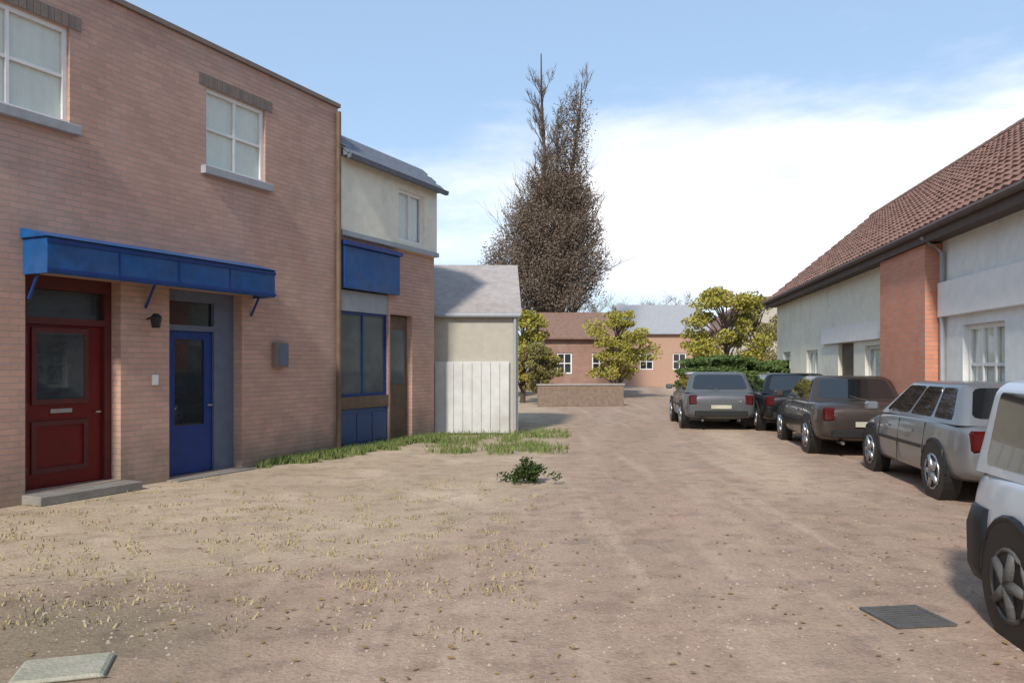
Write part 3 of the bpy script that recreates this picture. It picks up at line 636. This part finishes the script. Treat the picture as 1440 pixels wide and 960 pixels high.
# ------------------------------------------------------------------ trees
def leaf_cloud(mb, c, r, n, size, flat=1.0):
    for _ in range(n):
        while True:
            p = Vector((random.uniform(-1,1), random.uniform(-1,1), random.uniform(-1,1)))
            if .15 < p.length < 1: break
        p = Vector((p.x*r[0], p.y*r[1], p.z*r[2]))+c
        a = Vector((random.gauss(0,1), random.gauss(0,1), random.gauss(0,1))).normalized(); b = a.orthogonal().normalized(); s = size*random.uniform(.6, 1.3)
        q = a.cross(b); mb.quad(p-b*s*.5, p+q*s*.3, p+b*s*.5, p-q*s*.3)
def leafy_tree(name, label, x, y, h, w, leafm, density=1.0, trunk_h=.25, group=None, cat='tree', leaf=.22):
    leaf *= .58
    t = thing(name, label, cat, (x, y, 0), 0, group); tr = MB()
    tr.tube([(0,0,0), (.05,0,h*.3), (0,.05,h*.6), (.05,0,h*.85)], [h*.03, h*.022, h*.013, h*.004], 8)
    lc = MB()
    for k in range(int(44*density)):
        a = random.uniform(0, 6.28); zz = random.uniform(trunk_h, .95); rr = w/2*math.sqrt(max(.05, 1-((zz-.55)/.5)**2))*random.uniform(.3, .95)
        tip = Vector((math.cos(a)*rr, math.sin(a)*rr, zz*h)); b0 = Vector((0, 0, max(.1, zz-.25)*h))
        tr.tube([b0, (b0+tip)/2+Vector((0,0,.1)), tip], [h*.009, h*.006, h*.002], 5)
        leaf_cloud(lc, tip, (w*.15*random.uniform(.6, 1.3), w*.15, h*.06*random.uniform(.6, 1.4)), int(200*density), leaf)
    tr.build('trunk', M['bark'], t); lc.build('crown', leafm, t)
    return t
def bare_tree():
    t = thing('bare_tree', 'tall dark brown autumn tree with a bare top, rising above the far houses', 'tree', (2.1, 47, 0)); t.scale = (1.72, 1.72, 1.68)
    tr = MB(); tw = MB()
    def grow(p, d, L, r, depth, mb):
        n = 4; pts = [p]; dd = d.copy()
        for i in range(n):
            dd = (dd+Vector((random.gauss(0,.09), random.gauss(0,.09), random.gauss(.05,.05)))).normalized(); pts.append(pts[-1]+dd*L/n)
        mb.tube(pts, [r*(1-.16*i) for i in range(n+1)], 7 if r > .05 else (5 if r > .02 else 3))
        if depth == 0: return
        m = 6 if depth > 1 else 7
        for k in range(m):
            f = random.uniform(.3, 1.0); i = min(n-1, int(f*n)); b = pts[i].lerp(pts[i+1], f*n-i)
            ax = dd.orthogonal(); ax.rotate(Matrix.Rotation(random.uniform(0, 6.28), 3, dd))
            nd = (dd*random.uniform(.6, 1.1)+ax.normalized()*random.uniform(.35, .75)+Vector((0,0,.25))).normalized()
            grow(b, nd, L*random.uniform(.42, .66), max(.006, r*.42), depth-1, tr if depth > 2 else tw)
    # two leaders; full, ragged lower crown, thin wispy top
    def prof(z):       # crown radius at height z (m)
        P = [(2.0, 1.9), (2.8, 2.45), (4.2, 2.35), (5.4, 1.95), (6.6, 1.45), (7.8, .85), (9.3, .6), (10.6, .4), (12.4, .15)]
        for (a, ra), (b_, rb) in zip(P[:-1], P[1:]):
            if a <= z <= b_: return ra+(rb-ra)*(z-a)/(b_-a)
        return .5
    leads = []
    for (bx, top, lean, r0) in ((-.05, 11.9, -.012, .15), (.15, 10.9, .095, .16), (.05, 9.8, .045, .13)):
        lead = [Vector((bx, 0, 0))]
        for i in range(14): lead.append(lead[-1]+Vector((lean*top/14+random.gauss(0,.03), random.gauss(0,.03), top/14)))
        tr.tube(lead, [r0*(1-i/15)+.01 for i in range(15)], 10); leads.append((lead, top))
    for k in range(190):
        lead, top = random.choice(leads); zf = random.uniform(.14, .97); i = min(13, int(zf*14)); b = lead[i].lerp(lead[i+1], zf*14-i)
        a = random.uniform(0, 6.28); L = prof(min(12.3, b.z+.5))*random.uniform(.55, 1.0)
        grow(b, Vector((math.cos(a)*.6, math.sin(a)*.6, .95)).normalized(), max(L, .7), .045*(1-zf)+.012, 2, tr)
    tr.build('trunk', M['bark'], t); tag(tw.build('twigs', M['twig'], t), kind='stuff')
    lc = MB()
    for k in range(760):
        z = 2.4+random.triangular(0, 8.4, 1.5); a = random.uniform(0, 6.28); rr = prof(z)*math.sqrt(random.random())*.92
        leaf_cloud(lc, Vector(((z-5.6)*.2+.08+math.cos(a)*rr, math.sin(a)*rr, z)), (.36,.36,.42), 120 if z < 7.4 else 34, .068)
    lc.build('crown', M['leaf_b'], t)
bare_tree()
def yt(px, Y, h, w, m, label, name='leafy_tree', cat='tree', d=1.0, leaf=.22): leafy_tree(name, label, (px-720)/F*Y, Y, h, w, M[m], d, group=None, cat=cat, leaf=leaf)
yt(735, 33, 3.9, 2.6, 'leaf_y', 'small yellow green tree just left of the tall bare tree')
yt(868, 38, 4.2, 3.4, 'leaf_y', 'yellow green tree beside the far brick house, right of the bare tree')
yt(1020, 31, 4.6, 3.2, 'leaf_y', 'bright yellow green tree standing behind the parked cars', d=1.2)
yt(1065, 40, 5.2, 3.6, 'leaf_o', 'olive tree at the far gable end of the long tiled building')
yt(1012, 26.5, 1.9, 3.0, 'leaf_g', 'low dark green bush behind the farthest car', 'bush', 'bush', d=2.4, leaf=.17)
yt(1080, 27, 1.75, 2.6, 'leaf_g', 'wide green bush beside the cream end wall', 'bush', 'bush', d=2.4, leaf=.17)
yt(762, 31, 2.5, 1.7, 'leaf_o', 'small olive green shrub right of the garage', 'bush', 'bush', leaf=.14)
def low_wall(name, label, p, q, h, m):
    a = math.atan2(q[1]-p[1], q[0]-p[0]); L = math.dist(p, q)
    t = thing(name, label, 'wall', (*p, 0), a); MB().box(0, L, 0, .22, 0, h).build('wall', m, t, bevel=.01); MB().box(-.03, L+.03, -.03, .25, h+.002, h+.06).build('coping', M['coping'], t)
low_wall('garden_wall', 'low brown garden wall running along the end of the road', (1.0, 30), (4.3, 30.6), .8, mat('brown_stone', (.16, .12, .09), col2=(.27, .19, .14), scale=7, bump=.5))

def far_bare_tree(label, x, y, h, seed):
    random.seed(seed); t = thing('bare_tree', label, 'tree', (x, y, 0)); tr = MB(); tw = MB()
    tr.tube([(0,0,0), (.1,0,h*.4), (0,.1,h*.8)], [.2, .14, .03], 6)
    for k in range(26):
        z = random.uniform(.25, .8)*h; a = random.uniform(0, 6.28); L = h*.3*random.uniform(.6, 1); b0 = Vector((0, 0, z)); tp = b0+Vector((math.cos(a)*L*.8, math.sin(a)*L*.8, L*.7))
        tw.tube([b0, b0.lerp(tp, .5)+Vector((0,0,-.1)), tp], [.05, .035, .012], 4)
        for q in range(14):
            f = random.uniform(.3, 1); c0 = b0.lerp(tp, f); e = c0+Vector((random.gauss(0,.5), random.gauss(0,.5), random.uniform(.2, 1.0))); tw.tube([c0, e], [.018, .008], 3)
            for w in range(3): g0 = c0.lerp(e, random.random()); tw.tube([g0, g0+Vector((random.gauss(0,.3), random.gauss(0,.3), random.uniform(.1,.5)))], [.012, .006], 3)
    tr.build('trunk', M['bark'], t); tag(tw.build('twigs', M['twig'], t), kind='stuff')
for i, (px, Y, h, lb) in enumerate([(835, 84, 8.6, 'leftmost of the distant bare trees behind the brick house'), (880, 92, 9.6, 'distant bare tree above the left of the grey roof'), (925, 88, 9.2, 'distant bare tree above the middle of the grey roof'), (962, 95, 10.2, 'distant bare tree just left of the bright yellow green tree')]):
    far_bare_tree(lb, (px-720)/F*Y, Y, h, 50+i)
random.seed(99)
# ------------------------------------------------------------------ grass, weeds, stones
def blades(name, m, spots, n, hgt, kind='stuff', label=None, cat=None, group=None):
    mb = MB()
    for (x, y, r) in spots:
        for _ in range(n):
            a = random.uniform(0, 6.28); q = r*math.sqrt(random.random()); px, py = x+math.cos(a)*q, y+math.sin(a)*q
            h = hgt*random.uniform(.4, 1.2); w = random.uniform(.004, .009)+hgt*.02; th = random.uniform(0, 6.28); lx, ly = random.gauss(0,.35)*h, random.gauss(0,.35)*h
            dx, dy = math.cos(th)*w, math.sin(th)*w
            mb.quad((px-dx, py-dy, 0), (px+dx, py+dy, 0), (px+lx*.5+dx*.6, py+ly*.5+dy*.6, h*.6), (px+lx, py+ly, h), (px+lx*.5-dx*.6, py+ly*.5-dy*.6, h*.6))
    o = mb.build(name, m); return tag(o, label, cat, group, kind)
fd = Vector((.42, .907)); fnn = Vector((.907, -.42)); lo2 = Vector((LO.x, LO.y))
sp = []
for i in range(120):
    u = random.uniform(3.9, 9.6); o_ = lo2+fd*u+fnn*abs(random.gauss(0, .22)); sp.append((o_.x, o_.y, .12))
for i in range(60):
    x, y = gp(random.uniform(615, 790), random.uniform(606, 640)); sp.append((x, y, .25))
blades('grass', M['grass'], sp, 45, .14, label='grass growing along the foot of the left shop walls', cat='grass')
sp = []
for i in range(260):
    x, y = gp(random.uniform(-50, 760), random.triangular(665, 900, 700)); sp.append((x, y, .12))
blades('dry_grass', mat('dry_grass', (.30, .25, .12), col2=(.38, .32, .18), rough=.9), sp, 14, .035, label='sparse dry grass on the sandy verge', cat='grass')
x, y = gp(745, 679)
w = thing('weed_clump', 'dark green weed clump at the edge of the verge in the middle', 'plant', (x, y, 0))
lc = MB()
for _ in range(26): a = random.uniform(0, 6.28); q = random.random(); leaf_cloud(lc, Vector((math.cos(a)*q*.38, math.sin(a)*q*.24, random.uniform(.05, .34*(1-q*.6)))), (.10, .09, .07), 46, .05); lc.build('foliage', M['leaf_g'], w)
st = MB()
for _ in range(20): a = random.uniform(0, 6.28); st.tube([(0,0,0), (math.cos(a)*.2, math.sin(a)*.15, .25)], .004, 4)
st.build('stem', M['leaf_g'], w)
def pebbles():
    mb = MB(); rnd = random.Random(5)
    base = [(0,0,1), (1,0,0), (.3,.95,0), (-.8,.6,0), (-.85,-.5,0), (.3,-.95,0), (0,0,-.4)]; fc = [(0,1,2), (0,2,3), (0,3,4), (0,4,5), (0,5,1)]
    for _ in range(9000):
        px = rnd.uniform(-90, 1520); py = rnd.triangular(640, 1000, 800); x, y = gp(px, py)
        dn = noise.noise(Vector((x*.9, y*.9, 2.2)))
        if rnd.random() > .5+dn*1.3: continue
        r = rnd.choice([.003, .004, .004, .005, .006, .008, .012])*rnd.uniform(.7, 1.4); n = len(mb.v); a = rnd.uniform(0, 6.28); ca, sa = math.cos(a), math.sin(a); sx = rnd.uniform(.8, 1.4)
        for (bx_, by_, bz_) in base[:6]:
            j = rnd.uniform(.75, 1.2); qx, qy = bx_*sx*r*j, by_*r*j; mb.v.append((x+qx*ca-qy*sa, y+qx*sa+qy*ca, .001+max(0, bz_)*r*.7))
        mb.f += [tuple(n+i for i in f) for f in fc]
    tag(mb.build('gravel', M['stone']), 'loose gravel scattered over the road and verge', 'gravel', kind='stuff')
pebbles()
# drain cover
x, y = gp(1275, 868)
dcv = thing('drain_cover', 'grey iron drain cover set in the road near the black car', 'drain cover', (x, y, .004), R(8))
f = MB(); f.box(-.2, .2, -.2, -.17, 0, .012); f.box(-.2, .2, .17, .2, 0, .012); f.box(-.2, -.17, -.17, .17, 0, .012); f.box(.17, .2, -.17, .17, 0, .012); f.build('frame', M['iron'], dcv)
for i in range(8): MB().box(-.168, .168, -.16+i*.042, -.16+i*.042+.022, .001, .01).build('bar', M['iron'], dcv)

x, y = gp(85, 945)
sb = MB(); sb.prism([(-.22, 0), (.24, 0), (.22, .03), (-.2, .03)], -.16, .17); tag(sb.build('flat_stone', mat('mossy_stone', (.27, .26, .19), col2=(.36, .33, .26), scale=9, bump=.5), None, loc=(x, y, .0), rz=.3, bevel=.012), 'pale flat stone lying in the dirt at the lower left corner', 'stone')

fl = MB()
for _ in range(900):
    x, y = gp(random.uniform(-80, 1500), random.triangular(620, 990, 700)); a = random.uniform(0, 6.28); r = random.uniform(.012, .03); z = random.uniform(.006, .014)
    c_, s_ = math.cos(a)*r, math.sin(a)*r; tz = random.uniform(-.01, .012)
    fl.quad((x-c_, y-s_, z), (x+s_*.5, y-c_*.5, z+tz*.5), (x+c_, y+s_, z+max(tz, -.004)), (x-s_*.5, y+c_*.5, z+.002))
tag(fl.build('fallen_leaves', mat('fallen_leaf', (.30, .20, .07), col2=(.20, .12, .05), scale=2.5, rough=.85)), 'yellow brown fallen leaves scattered over the lane', 'leaves', kind='stuff')
